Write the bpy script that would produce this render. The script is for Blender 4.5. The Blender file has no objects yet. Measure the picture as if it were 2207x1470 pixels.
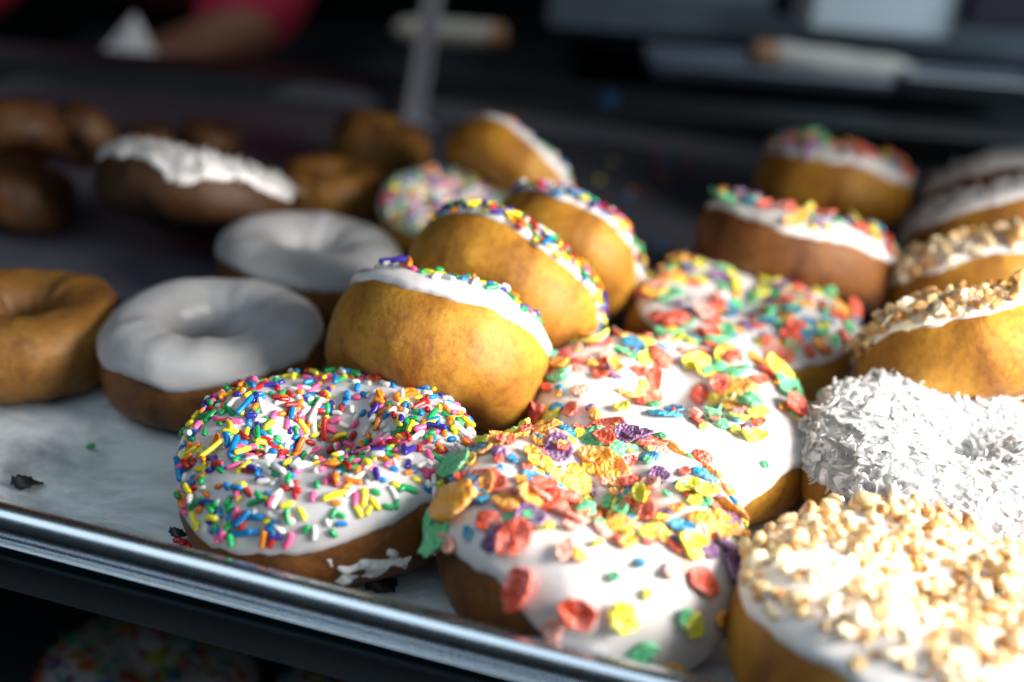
import bpy, bmesh, math, random
from mathutils import Vector, Matrix, Quaternion, noise
R_ = math.radians
sc = bpy.context.scene
COL = sc.collection

# ------------------------------------------------------------------ camera
F_PX, W_PX, H_PX = 2500.0, 2207.0, 1470.0
CAM_Z, PITCH, ROLL = 0.20, R_(23.6), R_(4.5)
FW = Vector((0, math.cos(PITCH), -math.sin(PITCH)))
_U = Vector((0, math.sin(PITCH), math.cos(PITCH)))
_X = Vector((1, 0, 0))
RT = _X * math.cos(ROLL) + _U * math.sin(ROLL)
UP = _U * math.cos(ROLL) - _X * math.sin(ROLL)
CAM = Vector((0, 0, CAM_Z))
cd = bpy.data.cameras.new('camera'); cam = bpy.data.objects.new('camera', cd); COL.objects.link(cam)
m = Matrix((RT, UP, -FW)).transposed().to_4x4(); m.translation = CAM
cam.matrix_world = m
cd.sensor_width = 36.0; cd.lens = 36.0 * F_PX / W_PX
cd.clip_start = 0.01; cd.clip_end = 50
cd.dof.use_dof = True; cd.dof.focus_distance = 0.346; cd.dof.aperture_fstop = 4.1
sc.camera = cam

def ray(px, py):
    return FW + RT * ((px - W_PX / 2) / F_PX) - UP * ((py - H_PX / 2) / F_PX)
def on_z(px, py, z):            # world point on the level z seen towards (px, py)
    d = ray(px, py); return CAM + d * ((z - CAM_Z) / d.z)
def at_depth(px, py, Z):
    return CAM + ray(px, py) * Z

# ------------------------------------------------------------------ world and lights
w = bpy.data.worlds.new('World'); sc.world = w; w.use_nodes = True
bg = w.node_tree.nodes['Background']
bg.inputs[0].default_value = (0.10, 0.20, 0.26, 1); bg.inputs[1].default_value = 0.08
def area(name, loc, target, sx, sy, power, col, spread=180):
    l = bpy.data.lights.new(name, 'AREA'); l.shape = 'RECTANGLE'; l.size = sx; l.size_y = sy
    l.energy = power; l.color = col; l.spread = R_(spread)
    o = bpy.data.objects.new(name, l); COL.objects.link(o); o.location = loc
    o.rotation_euler = (Vector(target) - Vector(loc)).to_track_quat('-Z', 'Y').to_euler()
    return o
area('window_light', (0.365, 0.19, 0.20), (0.07, 0.30, 0.02), 0.22, 0.19, 2.5, (1.0, 0.955, 0.90), 100)
area('case_light', (-0.25, 0.10, 0.42), (-0.2, 0.17, 0.0), 1.1, 0.36, 1.75, (0.72, 0.88, 1.0))
area('backdrop_fill', (0.62, 0.90, 0.75), (0.45, 1.25, -0.02), 0.3, 0.3, 2.1, (0.80, 0.93, 1.0), 75)  # added fill lamp out of view, brightens the cartons and loaves
area('backdrop_fill', (-0.35, 0.80, 0.75), (-0.28, 1.15, 0.0), 0.3, 0.3, 1.0, (0.85, 0.93, 1.0), 75)  # added fill lamp out of view, brightens the person
sc.view_settings.view_transform = 'Standard'; sc.view_settings.look = 'None'
sc.view_settings.exposure = 0.0; sc.view_settings.gamma = 1.0
sc.view_settings.use_curve_mapping = False
sc.render.engine = 'CYCLES'
sc.cycles.use_denoising = True
sc.cycles.max_bounces = 12; sc.cycles.diffuse_bounces = 9; sc.cycles.transmission_bounces = 8

# ------------------------------------------------------------------ helpers
def link(o, parent=None):
    COL.objects.link(o)
    if parent is not None: o.parent = parent
    return o
def obj(name, mesh, mat=None, parent=None, smooth=True):
    if isinstance(mesh, bmesh.types.BMesh):
        me = bpy.data.meshes.new(name); mesh.to_mesh(me); mesh.free()
    else: me = mesh
    if mat is not None and not me.materials: me.materials.append(mat)
    if smooth:
        me.polygons.foreach_set('use_smooth', [True] * len(me.polygons))
    o = bpy.data.objects.new(name, me)
    return link(o, parent)
def tag(o, label=None, cat=None, group=None, kind=None):
    if label: o['label'] = label
    if cat: o['category'] = cat
    if group: o['group'] = group
    if kind: o['kind'] = kind
    return o
def empty(name, loc=(0, 0, 0)):
    o = bpy.data.objects.new(name, None); o.empty_display_size = 0.01; o.location = loc
    return link(o)
def grid_mesh(name, pts, closed_u=False):
    nu, nv = len(pts), len(pts[0])
    vs = [tuple(p) for row in pts for p in row]; fs = []
    for i in range(nu if closed_u else nu - 1):
        j = (i + 1) % nu
        for k in range(nv - 1):
            fs.append((i * nv + k, j * nv + k, j * nv + k + 1, i * nv + k + 1))
    me = bpy.data.meshes.new(name); me.from_pydata(vs, [], fs); me.update(); return me
def box(bm, c, s, rot=None):
    r = bmesh.ops.create_cube(bm, size=1.0)
    M = Matrix.Translation(c) @ (rot.to_matrix().to_4x4() if rot else Matrix.Identity(4)) @ Matrix.Diagonal((*s, 1))
    bmesh.ops.transform(bm, matrix=M, verts=r['verts']); return r['verts']
def bevel_mod(o, w_, seg=3):
    b = o.modifiers.new('bevel', 'BEVEL'); b.width = w_; b.segments = seg; b.limit_method = 'ANGLE'
    return o

# ------------------------------------------------------------------ materials
def mat(name):
    m_ = bpy.data.materials.new(name); m_.use_nodes = True
    nt = m_.node_tree; return m_, nt, nt.nodes['Principled BSDF']
def N(nt, t, **kw):
    n = nt.nodes.new(t)
    for k, v in kw.items(): setattr(n, k, v)
    return n
def noise_node(nt, scale, detail=4, rough=0.55, coord='Object', dist=0.0):
    tc = N(nt, 'ShaderNodeTexCoord'); n = N(nt, 'ShaderNodeTexNoise')
    n.inputs['Scale'].default_value = scale; n.inputs['Detail'].default_value = detail
    n.inputs['Roughness'].default_value = rough; n.inputs['Distortion'].default_value = dist
    nt.links.new(tc.outputs[coord], n.inputs['Vector']); return n
def ramp(nt, src, stops):
    r = N(nt, 'ShaderNodeValToRGB'); e = r.color_ramp.elements
    while len(e) > 1: e.remove(e[-1])
    e[0].position = stops[0][0]; e[0].color = (*stops[0][1], 1)
    for p, c in stops[1:]:
        x = e.new(p); x.color = (*c, 1)
    nt.links.new(src, r.inputs[0]); return r
def bump(nt, src, strength, dist, bsdf, prev=None):
    b = N(nt, 'ShaderNodeBump'); b.inputs['Strength'].default_value = strength; b.inputs['Distance'].default_value = dist
    nt.links.new(src, b.inputs['Height'])
    if prev: nt.links.new(prev.outputs[0], b.inputs['Normal'])
    nt.links.new(b.outputs[0], bsdf.inputs['Normal']); return b
def mixc(nt, fac, a, b, mode='MIX'):
    x = N(nt, 'ShaderNodeMix', data_type='RGBA', blend_type=mode)
    if isinstance(fac, float): x.inputs[0].default_value = fac
    else: nt.links.new(fac, x.inputs[0])
    for s, i in ((a, 6), (b, 7)):
        if isinstance(s, tuple): x.inputs[i].default_value = (*s, 1)
        else: nt.links.new(s, x.inputs[i])
    return x.outputs[2]

def dough_material(name, dark, mid, light):
    m_, nt, b = mat(name)
    n1 = noise_node(nt, 26, 5, 0.6, dist=0.4)
    r1 = ramp(nt, n1.outputs[0], [(0.33, dark), (0.5, mid), (0.68, light)])
    tcx = N(nt, 'ShaderNodeTexCoord'); mpx = N(nt, 'ShaderNodeMapping'); mpx.inputs['Scale'].default_value = (60, 60, 14)
    nx = N(nt, 'ShaderNodeTexNoise'); nx.inputs['Scale'].default_value = 1.0; nx.inputs['Detail'].default_value = 4; nx.inputs['Distortion'].default_value = 0.6
    nt.links.new(tcx.outputs['Object'], mpx.inputs[0]); nt.links.new(mpx.outputs[0], nx.inputs['Vector'])
    rx = ramp(nt, nx.outputs[0], [(0.30, (0.42, 0.30, 0.24)), (0.44, (1, 1, 1))])
    n2 = noise_node(nt, 420, 3, 0.7)
    r2 = ramp(nt, n2.outputs[0], [(0.3, (0.62, 0.5, 0.42)), (0.55, (1, 1, 1)), (0.8, (1.12, 1.1, 1.0))])
    c = mixc(nt, 0.7, r1.outputs[0], r2.outputs[0], 'MULTIPLY')
    c = mixc(nt, 0.8, c, rx.outputs[0], 'MULTIPLY')
    nt.links.new(c, b.inputs['Base Color'])
    b.inputs['Roughness'].default_value = 0.55
    b.inputs['Specular IOR Level'].default_value = 0.35
    b.inputs['Subsurface Weight'].default_value = 0.25
    b.inputs['Subsurface Radius'].default_value = (1.0, 0.45, 0.15); b.inputs['Subsurface Scale'].default_value = 0.003
    n3 = noise_node(nt, 700, 4, 0.7); p = bump(nt, n3.outputs[0], 0.35, 0.0006, b)
    n4 = noise_node(nt, 120, 4, 0.6); bump(nt, n4.outputs[0], 0.5, 0.0014, b, p)
    return m_
DOUGH = dough_material('golden_dough', (0.25, 0.09, 0.013), (0.43, 0.198, 0.020), (0.58, 0.315, 0.036))
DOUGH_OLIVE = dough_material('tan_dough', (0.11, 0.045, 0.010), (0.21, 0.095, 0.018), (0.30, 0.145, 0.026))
DOUGH_SHADED = dough_material('shaded_dough', (0.035, 0.014, 0.005), (0.065, 0.026, 0.007), (0.10, 0.042, 0.010))  # dough with the shade of the back left put into its colour
DOUGH_BROWN = dough_material('brown_dough', (0.09, 0.03, 0.009), (0.19, 0.07, 0.015), (0.28, 0.11, 0.022))

def icing_material(name, base, rough=0.32):
    m_, nt, b = mat(name)
    n1 = noise_node(nt, 60, 3)
    r1 = ramp(nt, n1.outputs[0], [(0.35, tuple(x * 0.93 for x in base)), (0.65, base)])
    nt.links.new(r1.outputs[0], b.inputs['Base Color'])
    n0 = noise_node(nt, 200, 3)
    rr = N(nt, 'ShaderNodeMapRange'); rr.inputs[3].default_value = rough - 0.08; rr.inputs[4].default_value = rough + 0.16
    nt.links.new(n0.outputs[0], rr.inputs[0]); nt.links.new(rr.outputs[0], b.inputs['Roughness'])
    b.inputs['Subsurface Weight'].default_value = 0.6
    b.inputs['Subsurface Radius'].default_value = (1.0, 0.85, 0.7); b.inputs['Subsurface Scale'].default_value = 0.0025
    n3 = noise_node(nt, 150, 3, 0.5); bump(nt, n3.outputs[0], 0.25, 0.0009, b)
    return m_
ICING = icing_material('white_icing', (0.80, 0.77, 0.76))
ICING_WARM = icing_material('warm_icing', (0.72, 0.68, 0.665))
ICING_SHADED = icing_material('shaded_icing', (0.60, 0.58, 0.58), 0.3)  # white icing toned down in colour to stand for weaker light
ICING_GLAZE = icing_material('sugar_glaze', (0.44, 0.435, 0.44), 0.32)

def candy(name, c, rough=0.28):
    m_, nt, b = mat(name)
    b.inputs['Base Color'].default_value = (*c, 1); b.inputs['Roughness'].default_value = rough
    n3 = noise_node(nt, 900, 2); bump(nt, n3.outputs[0], 0.12, 0.0003, b)
    return m_
SPR = [(candy('white_candy', (0.78, 0.76, 0.72)), 24), (candy('blue_candy', (0.006, 0.20, 0.50)), 15),
       (candy('indigo_candy', (0.035, 0.022, 0.26)), 9), (candy('yellow_candy', (0.82, 0.70, 0.03)), 14),
       (candy('pink_candy', (0.82, 0.12, 0.30)), 10), (candy('orange_candy', (0.80, 0.22, 0.012)), 13),
       (candy('green_candy', (0.012, 0.34, 0.10)), 14), (candy('red_candy', (0.42, 0.018, 0.018)), 10)]
def cereal(name, c):
    m_, nt, b = mat(name)
    n1 = noise_node(nt, 500, 3, 0.7)
    lt = tuple(min(1, x * 0.72 + 0.24) for x in c)
    r1 = ramp(nt, n1.outputs[0], [(0.42, c), (0.72, lt)])
    nt.links.new(r1.outputs[0], b.inputs['Base Color'])
    b.inputs['Roughness'].default_value = 0.45
    b.inputs['Subsurface Weight'].default_value = 0.35
    b.inputs['Subsurface Radius'].default_value = (1, 1, 1); b.inputs['Subsurface Scale'].default_value = 0.0012
    v = N(nt, 'ShaderNodeTexVoronoi'); v.inputs['Scale'].default_value = 1100
    tc = N(nt, 'ShaderNodeTexCoord'); nt.links.new(tc.outputs['Object'], v.inputs['Vector'])
    bump(nt, v.outputs[0], 1.0, 0.0008, b)
    return m_
CER = [(cereal('red_cereal', (0.80, 0.085, 0.025)), 30), (cereal('orange_cereal', (0.88, 0.36, 0.02)), 20),
       (cereal('yellow_cereal', (0.82, 0.76, 0.04)), 15), (cereal('green_cereal', (0.10, 0.56, 0.24)), 17),
       (cereal('blue_cereal', (0.005, 0.27, 0.50)), 11), (cereal('purple_cereal', (0.20, 0.07, 0.22)), 7),
       (cereal('pink_cereal', (0.82, 0.36, 0.28)), 9)]
def nut_mat(name, a, b_):
    m_, nt, b = mat(name)
    n1 = noise_node(nt, 330, 3, 0.6)
    r1 = ramp(nt, n1.outputs[0], [(0.35, a), (0.62, b_)])
    nt.links.new(r1.outputs[0], b.inputs['Base Color']); b.inputs['Roughness'].default_value = 0.45
    b.inputs['Subsurface Weight'].default_value = 0.25; b.inputs['Subsurface Scale'].default_value = 0.001
    n3 = noise_node(nt, 800, 3); bump(nt, n3.outputs[0], 0.4, 0.0005, b)
    return m_
NUT = [(nut_mat('pale_peanut', (0.66, 0.42, 0.17), (0.82, 0.65, 0.38)), 50), (nut_mat('cream_peanut', (0.78, 0.64, 0.40), (0.87, 0.80, 0.62)), 35),
       (nut_mat('roasted_peanut', (0.40, 0.18, 0.05), (0.62, 0.36, 0.13)), 27)]
def coco_mat():
    m_, nt, b = mat('white_coconut')
    b.inputs['Base Color'].default_value = (0.90, 0.895, 0.89, 1); b.inputs['Roughness'].default_value = 0.5
    b.inputs['Subsurface Weight'].default_value = 0.9; b.inputs['Subsurface Radius'].default_value = (1, 1, 1)
    b.inputs['Subsurface Scale'].default_value = 0.008
    n3 = noise_node(nt, 900, 3); bump(nt, n3.outputs[0], 0.2, 0.0003, b)
    tr = N(nt, 'ShaderNodeBsdfTranslucent'); tr.inputs[0].default_value = (0.93, 0.93, 0.93, 1)
    mx = N(nt, 'ShaderNodeMixShader'); mx.inputs[0].default_value = 0.42
    nt.links.new(b.outputs[0], mx.inputs[1]); nt.links.new(tr.outputs[0], mx.inputs[2])
    nt.links.new(mx.outputs[0], nt.nodes['Material Output'].inputs[0])
    return m_
COCO = [(coco_mat(), 1)]

def metal(name, base, rough, aniso=0.0):
    m_, nt, b = mat(name)
    n1 = noise_node(nt, 35, 5, 0.6)
    r1 = ramp(nt, n1.outputs[0], [(0.35, tuple(x * 0.93 for x in base)), (0.65, base)])
    nt.links.new(r1.outputs[0], b.inputs['Base Color'])
    b.inputs['Metallic'].default_value = 1.0
    n0 = noise_node(nt, 260, 4, 0.6)
    rr = N(nt, 'ShaderNodeMapRange'); rr.inputs[3].default_value = rough * 0.8; rr.inputs[4].default_value = rough * 1.25
    nt.links.new(n0.outputs[0], rr.inputs[0]); nt.links.new(rr.outputs[0], b.inputs['Roughness'])
    tc = N(nt, 'ShaderNodeTexCoord'); mp = N(nt, 'ShaderNodeMapping'); mp.inputs['Scale'].default_value = (8, 3500, 3500)
    nn = N(nt, 'ShaderNodeTexNoise'); nn.inputs['Scale'].default_value = 1.0; nn.inputs['Detail'].default_value = 3
    nt.links.new(tc.outputs['Object'], mp.inputs[0]); nt.links.new(mp.outputs[0], nn.inputs['Vector'])
    bump(nt, nn.outputs[0], 0.03, 0.00008, b)
    return m_
ALU = metal('aluminium', (0.74, 0.80, 0.86), 0.26)
CHROME = metal('chrome', (0.74, 0.80, 0.86), 0.10)
def plain(name, c, rough=0.6, scale=8, var=0.25, spec=0.4):
    m_, nt, b = mat(name)
    n1 = noise_node(nt, scale, 4)
    r1 = ramp(nt, n1.outputs[0], [(0.3, tuple(x * (1 - var) for x in c)), (0.7, c)])
    nt.links.new(r1.outputs[0], b.inputs['Base Color']); b.inputs['Roughness'].default_value = rough
    b.inputs['Specular IOR Level'].default_value = spec
    return m_
def parchment():
    m_, nt, b = mat('greasy_parchment')
    n1 = noise_node(nt, 17, 6, 0.62, dist=0.8)
    r1 = ramp(nt, n1.outputs[0], [(0.30, (0.20, 0.23, 0.25)), (0.42, (0.48, 0.52, 0.54)), (0.52, (0.70, 0.74, 0.76)), (0.75, (0.77, 0.80, 0.81))])
    tc = N(nt, 'ShaderNodeTexCoord'); mp = N(nt, 'ShaderNodeMapping'); mp.inputs['Scale'].default_value = (18, 60, 1)
    mp.inputs['Rotation'].default_value = (0, 0, 0.5)
    nn = N(nt, 'ShaderNodeTexNoise'); nn.inputs['Scale'].default_value = 1.0; nn.inputs['Detail'].default_value = 6
    nt.links.new(tc.outputs['Object'], mp.inputs[0]); nt.links.new(mp.outputs[0], nn.inputs['Vector'])
    r2 = ramp(nt, nn.outputs[0], [(0.28, (0.45, 0.50, 0.53)), (0.47, (1, 1, 1))])
    c = mixc(nt, 0.85, r1.outputs[0], r2.outputs[0], 'MULTIPLY')
    nt.links.new(c, b.inputs['Base Color'])
    rr = N(nt, 'ShaderNodeMapRange'); rr.inputs[3].default_value = 0.3; rr.inputs[4].default_value = 0.7
    nt.links.new(n1.outputs[0], rr.inputs[0]); nt.links.new(rr.outputs[0], b.inputs['Roughness'])
    n3 = noise_node(nt, 30, 5, 0.5, dist=1.2); p = bump(nt, n3.outputs[0], 0.5, 0.005, b)
    n4 = noise_node(nt, 500, 3); bump(nt, n4.outputs[0], 0.15, 0.0004, b, p)
    return m_
PAPER = parchment()

# ------------------------------------------------------------------ sheet pan, paper, rail
RZ = 0.011
A = on_z(0, 1092, .008 + RZ); B = on_z(1482, 1465, .008 + RZ)
TA = math.atan2(B.y - A.y, B.x - A.x)                  # direction of the pan's front edge
RIMY = 0.0
TM = Matrix.Translation((A.x, A.y, 0)) @ Matrix.Rotation(TA, 4, 'Z')   # pan frame: x along front edge, y away from viewer
PX0, PX1, PD = -0.42, 0.78, 0.60
def extrude_profile(name, prof, x0, x1, n=40, wob=0.0):
    pts = []
    for i in range(n + 1):
        x = x0 + (x1 - x0) * i / n
        pts.append([(x, p[0] + wob * noise.noise(Vector((x * 9, 3, 0))), p[1] + wob * noise.noise(Vector((x * 9, 0, 5)))) for p in prof])
    return grid_mesh(name, pts)
def arc(cy, cz, r, a0, a1, n):
    return [(cy + r * math.cos(R_(a0 + (a1 - a0) * i / n)), cz + r * math.sin(R_(a0 + (a1 - a0) * i / n))) for i in range(n + 1)]
pan = empty('sheet_pan'); pan.matrix_world = TM
tag(pan, 'silver metal sheet pan lined with grey paper under the doughnuts', 'baking tray')
bm = bmesh.new(); box(bm, ((PX0 + PX1) / 2, PD / 2 + .004, -0.0042), (PX1 - PX0, PD - .002, 0.0015))
PANM = metal('worn_dark_pan', (0.12, 0.13, 0.165), 0.55); PANM.node_tree.nodes['Principled BSDF'].inputs['Metallic'].default_value = 0.3
obj('pan_base', bm, PANM, pan, smooth=False)
# rounded bead along the front, then its wall down to the base
prof = arc(-0.0005, 0.0050, 0.0034, -150, 60, 24)[::-1]
prof = [(0.0115, -0.0036), (0.0060, 0.0030 + RZ), (0.0036, 0.0066 + RZ)] + arc(-0.0002, 0.0042 + RZ, 0.0046, 45, 262, 32)
obj('front_rim', extrude_profile('front_rim', prof, PX0, PX1, 60, 0.00035), ALU, pan)
prof = [(PD - 0.0075, -0.0015), (PD - 0.003, 0.008)] + arc(PD + 0.001, 0.007, 0.0034, 160, -90, 20)
obj('back_rim', extrude_profile('back_rim', prof, PX0, PX1, 30, 0.0003), PANM, pan)
# display rail under the pan: profile of bands
rail = empty('display_rail'); rail.matrix_world = TM
prof_shift = RZ
tag(rail, 'polished chrome rail of the display shelf running under the pan edge', 'shelf rail')
prof = [(0.004, 0.0002), (-0.0042, 0.0002), (-0.0047, -0.0004), (-0.0055, -0.0012), (-0.0062, -0.0008), (-0.0068, -0.0004),
        (-0.0078, -0.0006), (-0.0084, -0.0012), (-0.0086, -0.0022), (-0.0089, -0.0026), (-0.0094, -0.0026)] + \
       arc(-0.0098, -0.0042, 0.0016, 80, 190, 8) + [(-0.0115, -0.0055), (-0.0113, -0.0120), (-0.0116, -0.0128), (-0.0122, -0.0132),
        (-0.0125, -0.0140), (-0.0118, -0.0146), (0.004, -0.0146)]
prof = [((p[0] * .40 - .0012 if p[0] < 0 else p[0]), p[1] * .36 + RZ + 0.0008) for p in prof]
RAIL = obj('rail_face', extrude_profile('rail_face', prof, PX0, PX1, 40), CHROME, rail)
b_ = RAIL.modifiers.new('edge', 'BEVEL'); b_.width = 0.00018; b_.segments = 2; b_.limit_method = 'ANGLE'
shelf = bmesh.new(); box(shelf, ((PX0 + PX1) / 2, PD / 2 + .006, -0.0095), (PX1 - PX0, PD, 0.010))
tag(obj('display_shelf', shelf, plain('shelf_metal', (0.10, 0.11, 0.12), 0.5), smooth=False), kind='structure').matrix_world = TM
us = bmesh.new(); box(us, ((PX0 + PX1) / 2, 0.345, 0.30), (PX1 - PX0, 0.65, 0.012))  # unseen slab added to keep overhead light off the rear of the pan
tag(obj('shade_slab', us, plain('shade_slab_metal', (0.06, 0.065, 0.075), 0.6), smooth=False), kind='structure').matrix_world = TM
# parchment, one wrinkled sheet
pts = []
NX, NY = 150, 90
for i in range(NX + 1):
    row = []
    for k in range(NY + 1):
        x = PX0 + 0.02 + (PX1 - PX0 - 0.04) * i / NX; y = 0.0125 + (0.150 + 0.012 * noise.noise(Vector((x * 5, 1, 1)))) * k / NY
        z = -0.0009 + 0.0009 * noise.noise(Vector((x * 16, y * 14, 2))) + 0.0004 * noise.noise(Vector((x * 60, y * 50, 7)))
        
        row.append((x, y, z - 0.0004))
    pts.append(row)
paper = obj('baking_parchment', grid_mesh('baking_parchment', pts), PAPER); paper.matrix_world = TM
sd = paper.modifiers.new('thick', 'SOLIDIFY'); sd.thickness = 0.00012
tag(paper, 'crinkled grease stained parchment sheet lining the pan', 'baking paper')

# ------------------------------------------------------------------ topping meshes
rnd = random.Random(7)
def capsule(L, r, bend=0.0, seg=8):
    bm = bmesh.new(); rings = []
    prof_ = [(-L / 2, 0.001)] + [(-L / 2 + r * (1 - math.cos(a)), r * math.sin(a)) for a in (0.7, 1.2)] + [(-L / 2 + r, r), (0, r), (L / 2 - r, r)] + \
            [(L / 2 - r * (1 - math.cos(a)), r * math.sin(a)) for a in (1.2, 0.7)] + [(L / 2, 0.001)]
    pts_ = []
    for j in range(seg):
        a = 2 * math.pi * j / seg
        pts_.append([(x, rr * math.cos(a) + bend * (x * x * 4 / (L * L) - .5) * L, rr * math.sin(a)) if rr > 0.0011 * 1e-9 else (x, 0, 0) for x, rr in
                     [(x, (0.35 * r if rr == 0.001 else rr)) for x, rr in prof_]])
    me = grid_mesh('sprinkle', pts_, True)
    bm.from_mesh(me); bmesh.ops.holes_fill(bm, edges=[e for e in bm.edges if e.is_boundary], sides=0)
    bmesh.ops.recalc_face_normals(bm, faces=bm.faces)
    return bm
def finish(bm, name, mt):
    me = bpy.data.meshes.new(name); bm.to_mesh(me); bm.free(); me.materials.append(mt)
    me.polygons.foreach_set('use_smooth', [True] * len(me.polygons)); return me
def flake_bm(r, seed, cup):
    g = random.Random(seed); bm = bmesh.new(); nu, nr = 18, 5
    asp = g.uniform(0.55, 0.95); ph = g.uniform(0, 6); fold = g.uniform(-0.5, 0.5); th = 0.0005
    def P(t, j, side):
        a = 2 * math.pi * j / nu
        edge = 1 + 0.24 * noise.noise(Vector((math.cos(a) * 1.7 + seed, math.sin(a) * 1.7, seed * 3.1))) + 0.15 * noise.noise(Vector((math.cos(a) * 4 + seed, math.sin(a) * 4, seed * 1.1)))
        x = r * t * edge * math.cos(a); y = r * asp * t * edge * math.sin(a)
        z = cup * r * (t ** 2.5) + fold * x * x / r * 0.5 + r * 0.16 * noise.noise(Vector((x / r * 2.1 + seed, y / r * 2.1, 0)))
        hh = th * (1 - t ** 6) ** 0.5 if t < 1 else 0
        return (x, y, z + side * hh + (0.00014 * noise.noise(Vector((x * 1400, y * 1400, seed)))))
    ts = [0.3, 0.6, 0.85, 0.96]
    top = [[bm.verts.new(P(t, j, 1)) for j in range(nu)] for t in ts]
    rim = [bm.verts.new(P(1.0, j, 0)) for j in range(nu)]
    bot = [[bm.verts.new(P(t, j, -1)) for j in range(nu)] for t in ts[::-1]]
    loops = top + [rim] + bot
    for a_, b2 in zip(loops[:-1], loops[1:]):
        for j in range(nu):
            k = (j + 1) % nu; bm.faces.new((a_[j], a_[k], b2[k], b2[j]))
    c0 = bm.verts.new(P(0, 0, 1)); c1 = bm.verts.new(P(0, 0, -1))
    for j in range(nu):
        k = (j + 1) % nu
        bm.faces.new((c0, top[0][k], top[0][j])); bm.faces.new((c1, bot[-1][j], bot[-1][k]))
    bmesh.ops.recalc_face_normals(bm, faces=bm.faces)
    return bm
def nut_bm(r, seed):
    g = random.Random(seed); bm = bmesh.new()
    for _ in range(11):
        v = Vector((g.gauss(0, 1), g.gauss(0, 1), g.gauss(0, 1))).normalized()
        bm.verts.new((v.x * r * g.uniform(.8, 1.15), v.y * r * g.uniform(.65, .95), v.z * r * g.uniform(.55, .8)))
    hull = bmesh.ops.convex_hull(bm, input=bm.verts)
    bmesh.ops.delete(bm, geom=[v for v in bm.verts if not v.link_faces], context='VERTS')
    bmesh.ops.bevel(bm, geom=list(bm.edges), offset=r * 0.06, segments=1, affect='EDGES', profile=0.6)
    return bm
def shred_bm(L, wd, seed):
    g = random.Random(seed); n = 10; th = 0.00022; b1 = g.uniform(-1.1, 1.1); tw = g.uniform(-1.5, 1.5); b2 = g.uniform(-.8, .8)
    pts_ = []
    for i in range(n + 1):
        t = i / n * 2 - 1
        c = Vector((t * L / 2, b1 * L * 0.35 * t * t, b2 * L * .35 * t * t)); a = tw * t
        ww = wd / 2 * (1 - 0.3 * abs(t) ** 3) * (1 + .8 * noise.noise(Vector((t * 3, seed, 0))))
        s = Vector((0, math.cos(a), math.sin(a))); nn = Vector((0, -math.sin(a), math.cos(a)))
        pts_.append([c + s * ww + nn * th * .3, c + s * ww * .6 + nn * th, c - s * ww * .6 + nn * th, c - s * ww + nn * th * .3,
                     c - s * ww * .6 - nn * th, c + s * ww * .6 - nn * th, c + s * ww + nn * th * .3])
    bm = bmesh.new(); bm.from_mesh(grid_mesh('s', pts_)); bmesh.ops.remove_doubles(bm, verts=bm.verts, dist=1e-6)
    bmesh.ops.holes_fill(bm, edges=[e for e in bm.edges if e.is_boundary], sides=0)
    bmesh.ops.recalc_face_normals(bm, faces=bm.faces); return bm

def pick(ws, g):
    t = g.uniform(0, sum(x[1] for x in ws))
    for i, x in enumerate(ws):
        t -= x[1]
        if t <= 0: return i
    return len(ws) - 1
# topping library: kind -> list over colours of list of (mesh, size, weight)
LIB = {}
LIB['sprinkle'] = (SPR, [[(finish(capsule(L, 0.00092, bd), 'sprinkle', mt), L, wt) for L, bd, wt in
     ((0.0030, 0, 30), (0.0040, .04, 34), (0.0052, -.06, 22), (0.0070, .05, 9), (0.0098, .03, 3))] for mt, _ in SPR])
LIB['cereal_flake'] = (CER, [[(finish(flake_bm(r, 11 * ci + k, cup), 'cereal_flake', mt), r * 1.6, wt) for k, (r, cup, wt) in
     enumerate(((0.0014, .1, 34), (0.0022, .15, 24), (0.0029, -.15, 20), (0.0036, .22, 13), (0.0042, -.15, 8), (0.0048, .15, 4), (0.0026, .45, 12)))] for ci, (mt, _) in enumerate(CER)])
LIB['nut_piece'] = (NUT, [[(finish(nut_bm(r, 31 * ci + k), 'nut_piece', mt), r * 1.7, wt) for k, (r, wt) in
     enumerate(((0.0008, 26), (0.0016, 26), (0.0022, 24), (0.0027, 16), (0.0032, 8), (0.0021, 20)))] for ci, (mt, _) in enumerate(NUT)])
for row in LIB['nut_piece'][1]:
    for x in row: x[0].polygons.foreach_set('use_smooth', [False] * len(x[0].polygons))
LIB['coconut_shred'] = (COCO, [[(finish(shred_bm(L, wd, 5 * k + 1), 'coconut_shred', mt), 0.0035, wt) for k, (L, wd, wt) in
     enumerate(((0.005, 0.0026, 25), (0.007, 0.0022, 25), (0.009, 0.0021, 14), (0.0042, 0.0034, 30), (0.012, 0.0019, 5), (0.006, .0030, 25), (0.010, .0025, 6)))] for mt, _ in COCO])

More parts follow.
